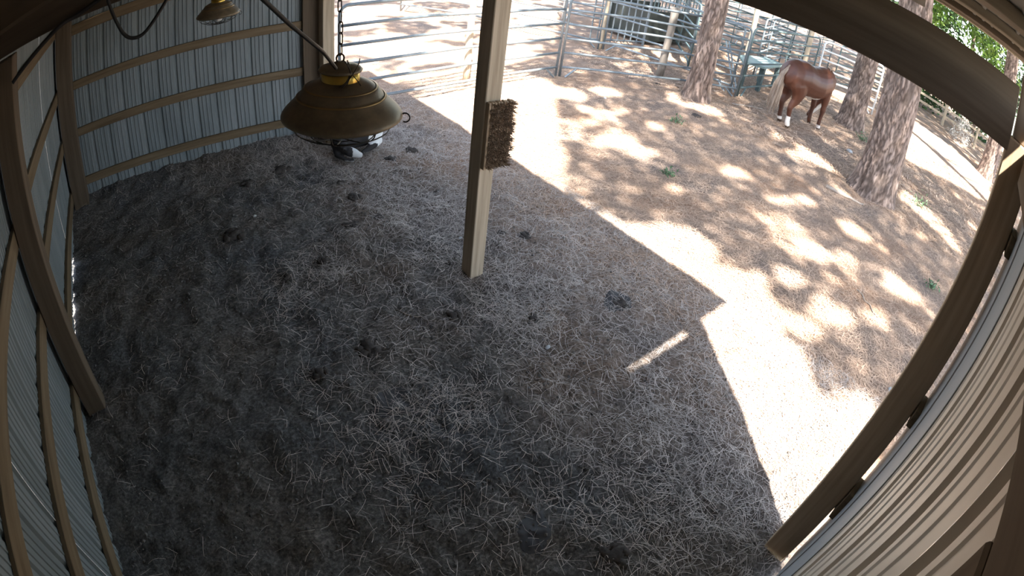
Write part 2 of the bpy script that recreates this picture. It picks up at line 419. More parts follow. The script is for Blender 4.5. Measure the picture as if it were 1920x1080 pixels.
# ------------------------------------------------------------------ lamps
def chain_link_mesh():
    pts = []; 
    for k in range(16):
        a = 2*math.pi*k/16; x = .007*math.cos(a); z = .010*math.sin(a)+(.008 if math.sin(a) > 0 else -.008)
        pts.append((x, 0, z))
    v, fs = tube_geo(pts, .0019, 6, True); me = bpy.data.meshes.new('chain_link'); me.from_pydata(v.tolist(), [], fs)
    me.materials.append(iron); return me
LINK = chain_link_mesh()
def lamp(c, D, label, chain_top, clutter=True):
    """c = centre of the rim"""
    s = D/.36; root = empty('pendant_lamp', c, label, 'lamp', 'pendant lamps')
    prof = [(.160, -.008), (.174, -.006), (.1805, -.002), (.1805, .003), (.177, .010), (.168, .021), (.154, .034), (.141, .047), (.1335, .056), (.131, .059), (.1255, .060), (.122, .066), (.114, .077), (.109, .0835), (.1065, .085), (.1015, .0855), (.098, .089), (.080, .098), (.058, .105), (.056, .105)]
    inner = [(r_-.0035 if i else r_, z_-.003) for i, (r_, z_) in enumerate(prof)][::-1]
    MB().lathe(c, [(r_*s, z_*s) for r_, z_ in prof+inner], 72).build('lamp_shade', bronze, root, smooth=True)
    MB().lathe(c, [(.130*s, .0565*s), (.1335*s, .0585*s), (.128*s, .0615*s)], 72).build('ridge_ring', bronze_edge, root, smooth=True)
    MB().lathe(c, [(.106*s, .0835*s), (.1090*s, .0855*s), (.103*s, .0875*s)], 72).build('ridge_ring', bronze_edge, root, smooth=True)
    MB().lathe(c, [(.056*s, .104*s), (.0555*s, .133*s), (.050*s, .135*s)], 40).build('collar', brass, root, smooth=True)
    MB().lathe(c, [(.050*s, .132*s), (.0625*s, .132*s), (.064*s, .136*s), (.058*s, .143*s), (.040*s, .149*s), (.020*s, .152*s), (.015*s, .158*s), (.0*s, .159*s)], 40).build('cap', bronze, root, smooth=True)
    hk = MB(); hk.tube([Vector(c)+Vector((.012*s*math.cos(a), 0, (.168+.013*math.sin(a))*s)) for a in np.linspace(0, 2*math.pi, 14)[:-1]], .0028*s, 6, True); hk.build('hanging_ring', iron, root)
    # wire guard below
    R = .165*s
    for (q, zz) in ((1.0, -.010), (.86, -.040), (.58, -.062), (.22, -.074)):
        m2 = MB(); m2.tube([Vector(c)+Vector((R*q*math.cos(a), R*q*math.sin(a), zz*s)) for a in np.linspace(0, 2*math.pi, 37)[:-1]], .0019*s, 6, True); m2.build('guard_ring', iron, root)
    for k in range(8):
        a = 2*math.pi*k/8+.2; m2 = MB()
        m2.tube([Vector(c)+Vector((R*q*math.cos(a), R*q*math.sin(a), zz*s)) for (q, zz) in ((1.0, -.008), (.95, -.026), (.86, -.040), (.58, -.062), (.22, -.074), (0, -.078))], .0019*s, 6); m2.build('guard_wire', iron, root)
    MB().lathe(c, [(.001, -.058*s), (.03*s, -.05*s), (.042*s, -.02*s), (.03*s, .02*s), (.022*s, .05*s)], 24).build('bulb', glass_w, root, smooth=True)
    a = -math.radians(32); e = Vector(c)+Vector((.18*s*math.cos(a), .18*s*math.sin(a), -.004*s)); dd = Vector((math.cos(a), math.sin(a), 0))
    m2 = MB(); m2.tube([e+dd*(.014*math.cos(t)+.008)*s+Vector((0, 0, .014*math.sin(t)*s)) for t in np.linspace(-2.0, 2.2, 12)], .0023*s, 6); m2.build('guard_clip', iron, root)
    z = c[2]+.186*s; k = 0; pitch = .0315
    while z < chain_top:
        o = bpy.data.objects.new('chain_link', LINK); COL.objects.link(o); o.parent = root
        o.location = Vector((c[0]+.002*math.sin(k), c[1], z+.008))-Vector(c); o.rotation_euler = (0, 0, math.pi/2*(k % 2)+.3+.2*math.sin(k*1.7)); z += pitch; k += 1
    if clutter:
        loops = 2
        for j in range(loops):
            m2 = MB(); pts = []
            for i in range(30):
                t = i/29; pts.append(Vector(c)+Vector((-.015+.03*j+.02*math.sin(9*t+j*2), -.062-.004*math.sin(20*t), (.178-.095*math.sin(math.pi*t)*(1 if j else .85))*s)))
            m2.tube(pts, .0016, 5); m2.build('slack_chain', iron, root)
    return root
# the near lamp sits on the ray through its rim centre
d1 = Vector((.35394, .86891, -.34600)); D1 = .36; t1 = (D1/2)/math.tan(math.radians(12.09/2))
LC1 = Vector((0, 0, CAMZ))+d1*t1
lamp(tuple(LC1), D1, 'large bronze barn lamp hanging on a chain in front of the back wall', ROOF(LC1.x)-.02)
d2 = Vector((.16820, .97298, -.15814)); t2 = (D1/2)/math.tan(math.radians(4.57/2))
LC2 = Vector((0, 0, CAMZ))+d2*t2
lamp(tuple(LC2), D1, 'smaller looking farther barn lamp cut off by the top edge of the picture', ROOF(LC2.x)-.02, False)

def cord(name, pts, r, label, n=6, sag=0):
    P = [Vector(p) for p in pts]; out = []
    for i in range(len(P)-1):       # catmull-rom
        p0, p1, p2, p3 = P[max(i-1, 0)], P[i], P[i+1], P[min(i+2, len(P)-1)]
        for k in range(8):
            t = k/8; out.append(.5*((2*p1)+(p2-p0)*t+(2*p0-5*p1+4*p2-p3)*t*t+(3*p1-p0-3*p2+p3)*t**3))
    out.append(P[-1]); mb = MB(); mb.tube(out, r, n); return mb.build(name, black_mat, smooth=True, label=label, cat='cord')
def ray(px, py, dist=None, yp=None):
    x = (px-960)/1000; y = -(py-540)/1000; q = math.hypot(x, y); th = K1*q+K3*q**3+K4*q**4; s = math.sin(th)/q
    d = rr*(x*s)+uu*(y*s)+f*math.cos(th)
    t = dist if dist else yp/d.y
    return Vector((0, 0, CAMZ))+d*t
cord('power_cord', [ray(200, -12, yp=2.9), ray(206, 12, yp=2.9), ray(222, 48, yp=2.9), ray(236, 67, yp=2.9), ray(252, 71, yp=2.9), ray(270, 62, yp=2.9), ray(290, 36, yp=2.9), ray(312, 0, yp=2.9), ray(318, -14, yp=2.9)], .011, 'black cord sagging in a loop near the back wall under the tie beam')
cord('power_cord', [ray(470, -22, yp=1.0), ray(500, 5, yp=1.04), ray(545, 47, yp=1.10), ray(590, 84, yp=1.17), ray(606, 98, yp=1.22), ray(622, 118, yp=1.30), ray(630, 128, yp=1.33)], .0048, 'black cord running down to the large bronze lamp')
cord('power_cord', [ray(24, 155, yp=2.9), ray(36, 138, yp=2.9), ray(60, 107, yp=2.9), ray(90, 72, yp=2.9), ray(118, 44, yp=2.92), ray(150, 25, yp=2.94), ray(200, -12, yp=2.9)], .016, 'black cord fixed along the dark tie beam above the left wall post')

# brush pad on the middle post
bp = empty('scratching_brush', (2.46, 3.0, 1.2), 'bristly brown scratching brush fixed on the right face of the middle post', 'brush')
mb = MB()
for i in range(2600):
    z = rng.uniform(1.06, 1.575); x = rng.uniform(2.33, 2.545)+.01*math.sin(z*90); yy = rng.uniform(2.955, 2.968)
    L = rng.uniform(.015, .035); a = rng.normal(0, 1); b = rng.normal(0, 1)
    p0 = np.array([x, yy, z]); p1 = p0+np.array([.012*a+.02*(x > 2.52), -L, b*.012])
    mb.add([p0+[0, 0, .003], p0-[0, 0, .003], p1], [(0, 1, 2)]); mb.add([p0+[.003, 0, 0], p0-[.003, 0, 0], p1], [(0, 1, 2)])
brist = m_noise('bristle', [(.24, .175, .125), (.38, .29, .21)], (20, 20, 20), bump=0, rough=.9, island=.5)
mb.build('bristles', brist, bp, kind='stuff')
for k in range(9):
    x0 = 2.315+.0262*k; MB().box(x0, x0+.022, 2.967, 3.008, 1.055+.006*math.sin(k*2), 1.58+.004*math.sin(k*3), .004).build('bristle_strip', corner_z, bp)

# ------------------------------------------------------------------ livestock panels
def panel(A, B, top, mat, label, nr=6, bot=.19, name='livestock_panel', r=.025, feet=True, mid=True, group='tubular livestock panels'):
    A = Vector((*A, 0)); B = Vector((*B, 0)); d = (B-A); L = d.length; d.normalize(); Z = Vector((0, 0, 1))
    root = empty(name, A, label, 'fence panel', group)
    rc = .14; pts = [A, A+Z*(top-rc)]
    for t in (25, 50, 75): pts.append(A+d*rc*(1-math.cos(math.radians(t)))+Z*(top-rc+rc*math.sin(math.radians(t))))
    pts += [A+d*rc+Z*top]; n = 5
    for i in range(1, n): pts.append(A+d*(rc+(L-2*rc)*i/n)+Z*(top+.008*math.sin(i*2.1)))
    pts += [B-d*rc+Z*top]
    for t in (75, 50, 25): pts.append(B-d*rc*(1-math.cos(math.radians(t)))+Z*(top-rc+rc*math.sin(math.radians(t))))
    pts += [B+Z*(top-rc), B]
    mb = MB(); mb.tube(pts, r, 8); mb.build('frame', mat, root, smooth=True)
    for i in range(nr-1):
        z = bot+(top-bot)*i/(nr-1); mb = MB()
        mb.tube([A+Z*z+d*L*k/6+Z*.006*math.sin(k*1.9+i) for k in range(7)], r*.92, 8); mb.build('rail', mat, root, smooth=True)
    if mid:
        M = A+d*L*.5; mb = MB(); mb.tube([M+Z*bot, M+Z*top], r*.7, 6); mb.build('upright', mat, root)
    if feet:
        sd = Vector((-d.y, d.x, 0))
        for P, sgn in ((A, 1), (B, -1)):
            mb = MB(); mb.tube([P+d*.32*sgn+Z*bot, P+d*.10*sgn+sd*-.04+Z*.01], r*.8, 6); mb.build('foot_brace', mat, root)
        for z in (bot+.25, top-.45):
            mb = MB(); mb.tube([B-d*.02+Z*(z-.05), B+d*.035+Z*(z-.05), B+d*.035+Z*(z+.06), B-d*.02+Z*(z+.06)], .009, 6); mb.build('hinge_pin', mat, root)
    return root
panel((2.86, 7.05), (7.40, 7.53), 1.57, galv, 'long silver tube panel behind the middle post, nearest the shed', mid=False)
panel((7.48, 7.50), (10.93, 5.58), 1.57, galv, 'silver tube panel left of the narrower pine trunk, front row', mid=False)
panel((11.06, 5.60), (15.2, 5.62), 1.57, green_tube, 'dark green tube panel right of the narrow pine, behind the horse')
panel((15.3, 5.5), (16.5, 3.9), 1.57, white_tube, 'white tube gate between the two thick pine trunks', mid=False, r=.03)
panel((10.32, 9.02), (11.0, 5.78), 1.55, galv, 'silver tube panel slanting behind the front row to the green panel', nr=5)
panel((10.25, 9.12), (7.6, 14.2), 1.55, galv, 'far silver tube panel running away from the chute post', nr=6)
panel((11.4, 6.6), (15.4, 8.9), 1.6, green_tube, 'dark tube panel behind the low teal table', nr=6)
panel((15.5, 9.0), (20.2, 8.0), 1.6, green_tube, 'dark tube panel far behind the horse, left part', nr=6)
panel((14.9, 7.0), (19.2, 6.6), 1.6, galv, 'grey tube panel far behind the horse, middle row', nr=6)
panel((17.2, 5.6), (21.9, 5.2), 1.5, green_tube, 'dark tube panel behind the thick pines', nr=7)
panel((20.4, 8.0), (25.0, 8.6), 1.6, galv, 'grey tube panel at the very back of the pens', nr=6)
panel((12.0, 12.3), (16.8, 12.6), 1.7, white_tube, 'pale tube panel behind the dark trailer', nr=6)
panel((14.4, 9.6), (15.0, 12.4), 1.7, galv, 'grey tube panel right behind the trailer', nr=6)
panel((16.9, 12.6), (22.5, 11.5), 1.7, white_tube, 'pale tube panel farthest right at the back', nr=6)
panel((11.5, 7.3), (14.6, 10.2), 1.6, green_tube, 'dark tube panel slanting from the trailer towards the teal table', nr=6)
panel((13.9, 6.75), (17.6, 7.75), 1.6, galv, 'grey tube panel above the teal table, behind the weathered post', nr=7)
panel((16.3, 6.9), (16.9, 11.4), 1.65, green_tube, 'dark tube panel running away behind the weathered posts', nr=6)
panel((17.6, 9.6), (23.5, 9.9), 1.65, white_tube, 'pale tube panel high behind the horse near the header edge', nr=6)
# wooden fence posts
def wpost(name, c, h, r, lean, label, mat=None):
    mb = MB(); n = 6
    pts = [(c[0]+lean[0]*k/n+.006*math.sin(k*2), c[1]+lean[1]*k/n, -.03+(h+.03)*k/n) for k in range(n+1)]
    mb.tube(pts, [r*(1+.05*math.sin(k*1.3)) for k in range(n+1)], 10); return mb.build(name, mat or wood_z, smooth=True, label=label, cat='post', group=None)
wpost('fence_post', (5.52, 7.82), 1.95, .065, (.03, 0), 'slim round wooden post behind the long silver panel, left of the middle post')
wpost('fence_post', (10.05, 7.03), 1.55, .085, (.02, -.02), 'stout grey wooden post behind the silver panel, left of the narrow pine', m_noise('grey_post', [(.16, .14, .12), (.27, .24, .21)], (20, 20, 2), bump=.4))
wpost('fence_post', (10.3, 9.12), 1.75, .06, (0, 0), 'wooden post where the far silver panels meet')
wpost('fence_post', (14.3, 7.3), 1.9, .08, (0, 0), 'weathered post behind the horse')
wpost('fence_post', (15.9, 6.2), 1.95, .08, (0, 0), 'weathered post right of the horse rump, behind the green panel')
# metal trailer/chute
tr = empty('stock_trailer', (13.2, 9.6, 0), 'dark open stock trailer with vertical bars beyond the silver panels', 'trailer')
tmat = m_noise('trailer_paint', [(.035, .042, .038), (.06, .068, .06)], (2, 2, 2), bump=.05, rough=.6)
MB().beam((12.2, 9.3, .55), (14.3, 9.15, .55), .04, .85, .004).build('side_panel', tmat, tr)
MB().beam((12.2, 9.32, .55), (12.5, 10.9, .55), .04, .85, .004).build('front_panel', tmat, tr)
MB().beam((12.3, 10.9, .55), (14.5, 10.7, .55), .04, .85, .004).build('side_panel', tmat, tr)
mb = MB(); mb.box(12.25, 14.4, 9.35, 10.85, .12, .17); mb.build('trailer_floor', tmat, tr)
for k in range(15):
    q = k/14; mb = MB(); mb.tube([(12.2+2.1*q, 9.3-.15*q, .97), (12.2+2.1*q, 9.3-.15*q, 1.42)], .018, 6); mb.build('bar', green_tube, tr)
for k in range(9):
    q = k/8; mb = MB(); mb.tube([(12.2-1.7*q, 9.32+.35*q, .05), (12.2-1.7*q, 9.32+.35*q, 1.45)], .02, 6); mb.build('bar', galv, tr)
for z in (.1, .75, 1.44):
    mb = MB(); mb.tube([(12.2, 9.3, z), (10.5, 9.67, z)], .025, 6); mb.build('bar_rail', galv, tr)
mb = MB(); mb.tube([(12.2, 9.3, 1.43), (14.3, 9.15, 1.43)], .025, 6); mb.build('top_rail', green_tube, tr)
for P in ((12.2, 9.3), (13.3, 9.22), (14.3, 9.15)):
    mb = MB(); mb.tube([(*P, 0), (*P, 1.45)], .035, 8); mb.build('corner_tube', galv, tr)
# low teal table
tt = empty('low_table', (12.4, 6.2, 0), 'low teal topped table behind the fence, left of the horse', 'table')
teal = m_noise('teal_paint', [(.20, .30, .29), (.33, .44, .42)], (3, 3, 3), bump=.1, rough=.5)
mb = MB(); TZ = .66
mb.add([(11.75, 6.05, TZ), (12.1, 5.62, TZ), (13.6, 5.80, TZ), (13.5, 6.35, TZ), (12.3, 6.5, TZ), (11.75, 6.05, TZ-.05), (12.1, 5.62, TZ-.05), (13.6, 5.80, TZ-.05), (13.5, 6.35, TZ-.05), (12.3, 6.5, TZ-.05)],
       [(0, 1, 2, 3, 4), (9, 8, 7, 6, 5), (0, 5, 6, 1), (1, 6, 7, 2), (2, 7, 8, 3), (3, 8, 9, 4), (4, 9, 5, 0)])
mb.build('table_top', teal, tt)
for P in ((11.95, 6.05), (12.3, 5.75), (13.4, 5.88), (13.3, 6.25)):
    MB().box(P[0]-.05, P[0]+.05, P[1]-.05, P[1]+.05, 0, TZ-.05, .004).build('leg', green_tube, tt)
# leaning blue-grey ladder-like frame by the fence
ld = empty('leaning_frame', (11.0, 6.1, 0), 'grey blue metal frame leaning behind the green panel joint', 'frame')
for k in (0, .14):
    mb = MB(); mb.tube([(11.15+k, 5.75, .02), (11.75+k, 6.6, .95)], .022, 6); mb.build('side_bar', galv, ld)
for q in (.2, .4, .6, .8):
    mb = MB(); mb.tube([(11.15+.6*q, 5.75+.85*q, .02+.93*q), (11.29+.6*q, 5.75+.85*q, .02+.93*q)], .014, 6); mb.build('rung', galv, ld)

# ------------------------------------------------------------------ pine trees
def trunk_mesh(name, c, r, flare, h, lean, parent, seed, ntheta=110, dz=.022, hi=4.2):
    rg = np.random.default_rng(seed)
    zs = list(np.arange(-.06, min(hi, h), dz)); zs += list(np.arange(min(hi, h), h, .5)) if h > hi else []
    zs = np.array(zs + [h]); th = np.linspace(0, 2*np.pi, ntheta, endpoint=False)
    R0 = r*(1-.035*zs)+flare*np.exp(-np.maximum(zs, 0)/.28)
    # cellular bark plates: F2-F1 of stretched feature points on the unrolled trunk
    circ = 2*np.pi*r; npts = int(circ*hi/(.038*.22)); fp = np.stack([rg.uniform(0, circ, npts), rg.uniform(-.2, hi+.2, npts)], 1)
    S = .17
    P = np.stack(np.meshgrid(th*r, zs), -1).reshape(-1, 2)
    P[:, 0] += .02*np.sin(P[:, 1]*7+seed)+.035*(vnoise(P[:, 0]*14, P[:, 1]*4, seed)-.5)+.015*(vnoise(P[:, 0]*40, P[:, 1]*18, seed+3)-.5)
    Q = fp*[1, S]; Qa = np.concatenate([Q, Q+[circ, 0], Q-[circ, 0]]); Qh = np.concatenate([rg.uniform(0, 1, npts)]*3)
    out = np.zeros(len(P)); hh = np.zeros(len(P))
    order = np.argsort(Qa[:, 1]); Qs = Qa[order]; Hs = Qh[order]
    for i0 in range(0, len(P), ntheta*2):
        pp = P[i0:i0+ntheta*2]*[1, S]; lo = np.searchsorted(Qs[:, 1], pp[:, 1].min()-.12); hi_ = np.searchsorted(Qs[:, 1], pp[:, 1].max()+.12)
        if hi_-lo < 3: continue
        D = np.hypot(pp[:, None, 0]-Qs[None, lo:hi_, 0], pp[:, None, 1]-Qs[None, lo:hi_, 1])
        idx = np.argsort(D, 1)[:, :2]; a = np.take_along_axis(D, idx, 1); out[i0:i0+ntheta*2] = a[:, 1]-a[:, 0]; hh[i0:i0+ntheta*2] = Hs[lo:hi_][idx[:, 0]]
    disp = sst(0, .02, out).reshape(len(zs), ntheta)*.024 + hh.reshape(len(zs), ntheta)*.010
    TT, ZZ = np.meshgrid(th, zs); k = 5+seed % 3
    lob = 1+.45*np.exp(-np.maximum(ZZ, 0)/.22)*(.5+.5*np.cos(TT*k+seed))*flare/r + .05*np.cos(2*TT+seed)
    RR = R0[:, None]*lob+disp-.015
    X = c[0]+lean[0]*ZZ+RR*np.cos(TT)+.03*np.sin(ZZ*.9+seed); Y = c[1]+lean[1]*ZZ+RR*np.sin(TT); v = np.stack([X, Y, ZZ], -1).reshape(-1, 3)
    fs = [];
    for i in range(len(zs)-1):
        for j in range(ntheta):
            j2 = (j+1) % ntheta; fs.append((i*ntheta+j, i*ntheta+j2, (i+1)*ntheta+j2, (i+1)*ntheta+j))
    mb = MB(); mb.add(v, fs); o = mb.build(name, bark_mat, parent, smooth=True)
    fr_ = sst(.0, .022, out).reshape(len(zs), ntheta)*(.75+.5*hh.reshape(len(zs), ntheta)); fr_ = .36+.64*fr_
    ca = o.data.color_attributes.new('furrow', 'FLOAT_COLOR', 'POINT'); ca.data.foreach_set('color', np.repeat(fr_.reshape(-1, 1), 4, 1).ravel()); return o

TREES = {}
def pine(key, c, r, flare, h, lean, label, seed, **kw):
    root = empty('pine_tree', (c[0], c[1], 0), label, 'tree', 'pines around the pen'); trunk_mesh('trunk', c, r, flare, h, lean, root, seed, **kw)
    TREES[key] = (root, c, lean, h); return root
pine('C', (9.38, 1.72), .345, .10, 13, (.0, .04), 'thickest nearest pine trunk with plated bark, right of the horse', 3)
pine('A', (9.62, 5.72), .235, .07, 13, (.0, .04), 'narrower pine trunk in front of the silver tube panels', 5, ntheta=90, dz=.026, hi=3.0)
pine('B', (13.35, 3.62), .29, .08, 13, (.0, .0), 'leaning looking pine trunk just right of the horse', 8, ntheta=80, dz=.03, hi=2.6)
pine('E', (19.5, -.30), .33, .08, 14, (0, -.02), 'distant pine trunk beside the right corner post', 9, ntheta=50, dz=.06, hi=6)
pine('F', (2.6, -6.4), .26, .08, 13, (0, 0), 'pine tree standing outside behind the right wall', 12, ntheta=32, dz=.2, hi=3)
pine('G', (7.6, -4.6), .26, .08, 13, (0, 0), 'pine tree standing right of the shed outside the picture', 14, ntheta=32, dz=.2, hi=3)
pine('H', (13.0, -3.8), .26, .08, 13, (0, 0), 'pine tree right of the pen outside the picture', 16, ntheta=32, dz=.2, hi=3)

def leaf_mesh(pts, size, seed, flat=.5):
    rg = np.random.default_rng(seed); n = len(pts)
    a = rg.normal(size=(n, 3)); a /= np.linalg.norm(a, axis=1)[:, None]; b = rg.normal(size=(n, 3)); b -= (a*b).sum(1)[:, None]*a; b /= np.linalg.norm(b, axis=1)[:, None]
    s = size*rg.uniform(.6, 1.4, n)[:, None]
    V = np.stack([pts-a*s, pts+b*s*flat, pts+a*s, pts-b*s*flat], 1).reshape(-1, 3)
    me = bpy.data.meshes.new('foliage'); me.vertices.add(len(V)); me.vertices.foreach_set('co', V.ravel())
    me.loops.add(4*n); me.loops.foreach_set('vertex_index', np.arange(4*n, dtype=np.int32)); me.polygons.add(n); me.polygons.foreach_set('loop_start', np.arange(0, 4*n, 4, dtype=np.int32))
    me.update(calc_edges=True); return me
def foliage(parent, pts, size, mat, seed, flat=.5):
    org = np.array(wloc(parent)); me = leaf_mesh(pts-org, size, seed, flat); me.materials.append(mat)
    o = bpy.data.objects.new('foliage', me); COL.objects.link(o); o.parent = parent; o['kind'] = 'stuff'; return o
# crowns: unseen needle sprays, shaped so their shade spares the sunlit ground
CLEAR = [[(4.7, 7.8), (6.4, 8.7), (7.2, 7.4), (5.8, 5.6), (4.6, 4.2), (3.5, 4.6), (3.5, 6.5)],
         [(3.8, 3.7), (4.6, 2.9), (5.0, 2.5), (4.7, 2.0), (5.0, 1.5), (4.4, 1.0), (4.2, .7), (3.85, .45), (3.7, .1), (3.75, -.5), (2.3, -.7), (2.3, 3.2)],
         [(20.6, 3.5), (19.5, -.6), (15.3, -.6), (13.2, 2.2)],
         [(10.1, 1.4), (10.8, 1.3), (10.2, -.1), (9.4, -.2)], [(6.9, .7), (7.0, -.2), (6.5, -.2), (6.4, .6)], [(9.8, 3.5), (9.7, 2.2), (9.3, 2.1), (9.1, 3.2)]]
SPOTS = [(7.72, 6.42, .3), (6.63, 5.89, .2), (6.86, 6.66, .44), (9.19, 5.63, .45), (9.19, 5.12, .3), (5.14, .79, .24), (4.61, .93, .2), (5.26, 1.43, .16), (3.95, -.01, .3), (7.11, 3.3, .23), (6.11, 4.69, .32), (6.2, 4.25, .18), (4.74, 2.48, .24), (6.14, 1.54, .22), (7.43, 1.4, .25), (7.34, 2.18, .17), (7.31, 4.94, .16), (5.66, 3.34, .15), (5.76, 1.1, .12), (13, 6.8, .5), (15, 7.5, .8), (17, 5.0, .8), (12, 8.3, .5)]
def inpoly(px, py, poly):
    c = np.zeros(len(px), bool); n = len(poly); j = n-1
    for i in range(n):
        xi, yi = poly[i]; xj, yj = poly[j]
        t = ((yi > py) != (yj > py)) & (px < (xj-xi)*(py-yi)/(yj-yi+1e-12)+xi); c ^= t; j = i
    return c
N = 130000
q = np.stack([rng.uniform(1.5, 19.5, N), rng.uniform(-3.5, 10.5, N)], 1)
q2 = np.stack([rng.uniform(4, 32, 60000), rng.uniform(-3, 19, 60000)], 1); q2 = q2[(q2[:, 0] > 19.5) | (q2[:, 1] > 10.5)]; q = np.concatenate([q, q2]); N = len(q); far_q = np.arange(N) >= N-len(q2)
qx = q[:, 0]+.18*fbm(q[:, 0]*1.8, q[:, 1]*1.8, 3, 31)*2; qy = q[:, 1]+.18*fbm(q[:, 0]*1.8, q[:, 1]*1.8, 3, 41)*2
lit = np.zeros(N, bool)
for p_ in CLEAR: lit |= inpoly(qx, qy, p_)
for (x, y, r_) in SPOTS: lit |= (np.hypot(qx-x, (qy-y)) < r_)
gap = fbm(q[:, 0]*1.2+q[:, 1]*.4, q[:, 1]*1.2-q[:, 0]*.4, 4, 77) > .17
left = inpoly(q[:, 0], q[:, 1], [(6.3, 17.2), (2, 14), (1.5, 10.6), (1.5, 8.8), (5.6, 8.0), (8.7, 9.0), (14.9, 15.5)])
lit |= left & (fbm(q[:, 0]*.9, q[:, 1]*1.6, 3, 88) > -.10)
trunk_shade = np.zeros(N, bool)  # sprays kept so that their shade covers the trunks and the horse
for (tx, ty, wd_) in ((9.38, 1.72, .42), (9.62, 5.72, .42), (13.35, 3.62, .45), (10.75, 4.15, .62)):
    dx = q[:, 0]-tx+.1; dy = q[:, 1]-ty+.1; t_ = dx*.589+dy*.808; trunk_shade |= (t_ > -.3) & (t_ < 2.6) & (np.abs(dx*.808-dy*.589) < wd_)
keep = (~lit | trunk_shade) & ~(gap & ~trunk_shade & (rng.uniform(size=N) < .8)); q = q[keep]; far_q = far_q[keep]
h = 7.2+3.6*vnoise(q[:, 0]*.5, q[:, 1]*.5, 99)+rng.normal(0, .35, len(q))
cp = np.stack([q[:, 0]-SD[0]/SK*h, q[:, 1]-SD[1]/SK*h, h], 1)
keys = list(TREES); cen = np.array([TREES[k][1] for k in keys]); near = np.argmin(((cp[:, None, :2]-cen[None])**2).sum(-1), 1)
for i, k in enumerate(keys):
    for sel, sz in ((~far_q, .095), (far_q, .21)):
        m_ = (near == i) & sel
        if m_.sum() > 10: foliage(TREES[k][0], cp[m_], sz, leaf_dark, 50+i, .45)
    root, c, lean, hh = TREES[k]; mb = MB(); rg = np.random.default_rng(i)
    for b in range(12):
        a = rg.uniform(0, 6.28); z = rg.uniform(6.5, 11); L = rg.uniform(1.5, 2.8); p = Vector((c[0]+lean[0]*z, c[1]+lean[1]*z, z))
        mb.tube([p, p+Vector((L*.5*math.cos(a), L*.5*math.sin(a), .3)), p+Vector((L*math.cos(a), L*math.sin(a), .35))], [.05, .035, .012], 6)
    mb.build('branches', branch_mat, root, kind='stuff')

# broadleaf and young trees beyond the right side (seen between header and eave)
def bush(name, c, R, H, z0, n, size, mat, seed, label, cat='tree', stem=True, flat=.5):
    root = empty(name, (c[0], c[1], 0), label, cat); rg = np.random.default_rng(seed)
    nb = 26; cen = np.stack([rg.normal(0, R*.45, nb), rg.normal(0, R*.45, nb), z0+rg.uniform(0, 1, nb)*(H-z0)], 1)
    k = rg.integers(0, nb, n); pts = cen[k]+rg.normal(0, R*.17, (n, 3)); pts[:, 2] = np.maximum(pts[:, 2], .02); pts += [c[0], c[1], 0]
    foliage(root, pts, size, mat, seed, flat)
    if stem:
        mb = MB(); mb.tube([(c[0], c[1], -.05), (c[0]+.05, c[1], H*.4), (c[0], c[1]+.05, H*.85)], [R*.06+.01, R*.045+.006, .006], 8); mb.build('trunk', branch_mat, root)
    return root
bush('leafy_tree', (27, 4.6), 2.6, 9, 1.0, 3000, .16, leaf_lime, 1, 'bright lime tree showing above the header at its left end')
bush('leafy_tree', (31, 2.2), 3.4, 10, .8, 4500, .18, leaf_dark, 2, 'dark green tree in the middle of the gap above the header')
bush('leafy_tree', (25, .9), 1.8, 6, 1.0, 2600, .12, leaf_lime, 3, 'lime leafy young tree right part of the gap above the header')
bush('leafy_tree', (29, -2.0), 3.0, 9, .8, 3600, .16, leaf_mid, 4, 'green tree behind the distant pine near the eave corner')
bush('leafy_tree', (34, 7.5), 4.0, 11, .8, 3600, .2, leaf_dark, 6, 'dark tree at the far edge of the pines')
bush('leafy_tree', (30, 20), 4.0, 10, .4, 3000, .2, leaf_mid, 7, 'green tree far beyond the trailer')
bush('shrub', (22.9, 1.3), .7, 1.1, .1, 1200, .06, m_noise('dry_twigs', [(.45, .42, .38), (.62, .6, .56)], (2, 2, 2), bump=0, island=.4), 21, 'pale dry brush heap by the far rail fence', 'shrub', False, .15)
bush('shrub', (26.5, 3.2), 1.2, 1.6, .1, 1500, .09, leaf_dark, 22, 'dark low shrub behind the far rail fence', 'shrub', False)

# far rail fence
fr = empty('rail_fence', (23.8, 2, 0), 'far pale rail fence beyond the sunny track on the right', 'fence')
fp_ = [(23.6, 6.0), (24.0, 4.2), (24.2, 2.4), (24.4, .62), (23.4, -1.4)]
for i, P in enumerate(fp_):
    mb = MB(); mb.tube([(*P, 0), (P[0], P[1], 1.15)], .07, 8); mb.build('post', wood_z, fr)
    if i:
        for z in (.45, .8, 1.08):
            a = fp_[i-1]; MB().beam((*a, z), (*P, z), .04, .10, .004).build('rail', white_tube if z > 1 else wood_y, fr)

# ------------------------------------------------------------------ horse
def remeshed(name, geos, vox, smooth_it, mat, parent, colorfn=None, label=None):
    mb = MB()
    for v, fs in geos: mb.add(v, fs)
    o = mb.build(name, mat, parent, smooth=True)
    m1 = o.modifiers.new('r', 'REMESH'); m1.mode = 'VOXEL'; m1.voxel_size = vox
    m2 = o.modifiers.new('s', 'SMOOTH'); m2.factor = .5; m2.iterations = smooth_it
    bpy.context.view_layer.update()
    dg = bpy.context.evaluated_depsgraph_get(); me = bpy.data.meshes.new_from_object(o.evaluated_get(dg))
    o.modifiers.clear(); old = o.data; o.data = me; me.name = name; bpy.data.meshes.remove(old)
    me.polygons.foreach_set('use_smooth', [True]*len(me.polygons))
    if colorfn is not None:
        ca = me.color_attributes.new('coat', 'FLOAT_COLOR', 'POINT'); co = np.zeros(len(me.vertices)*3); me.vertices.foreach_get('co', co)
        ca.data.foreach_set('color', np.concatenate([colorfn(co.reshape(-1, 3)), np.ones((len(co)//3, 1))], 1).ravel())
    if label: o['label'] = label
    return o
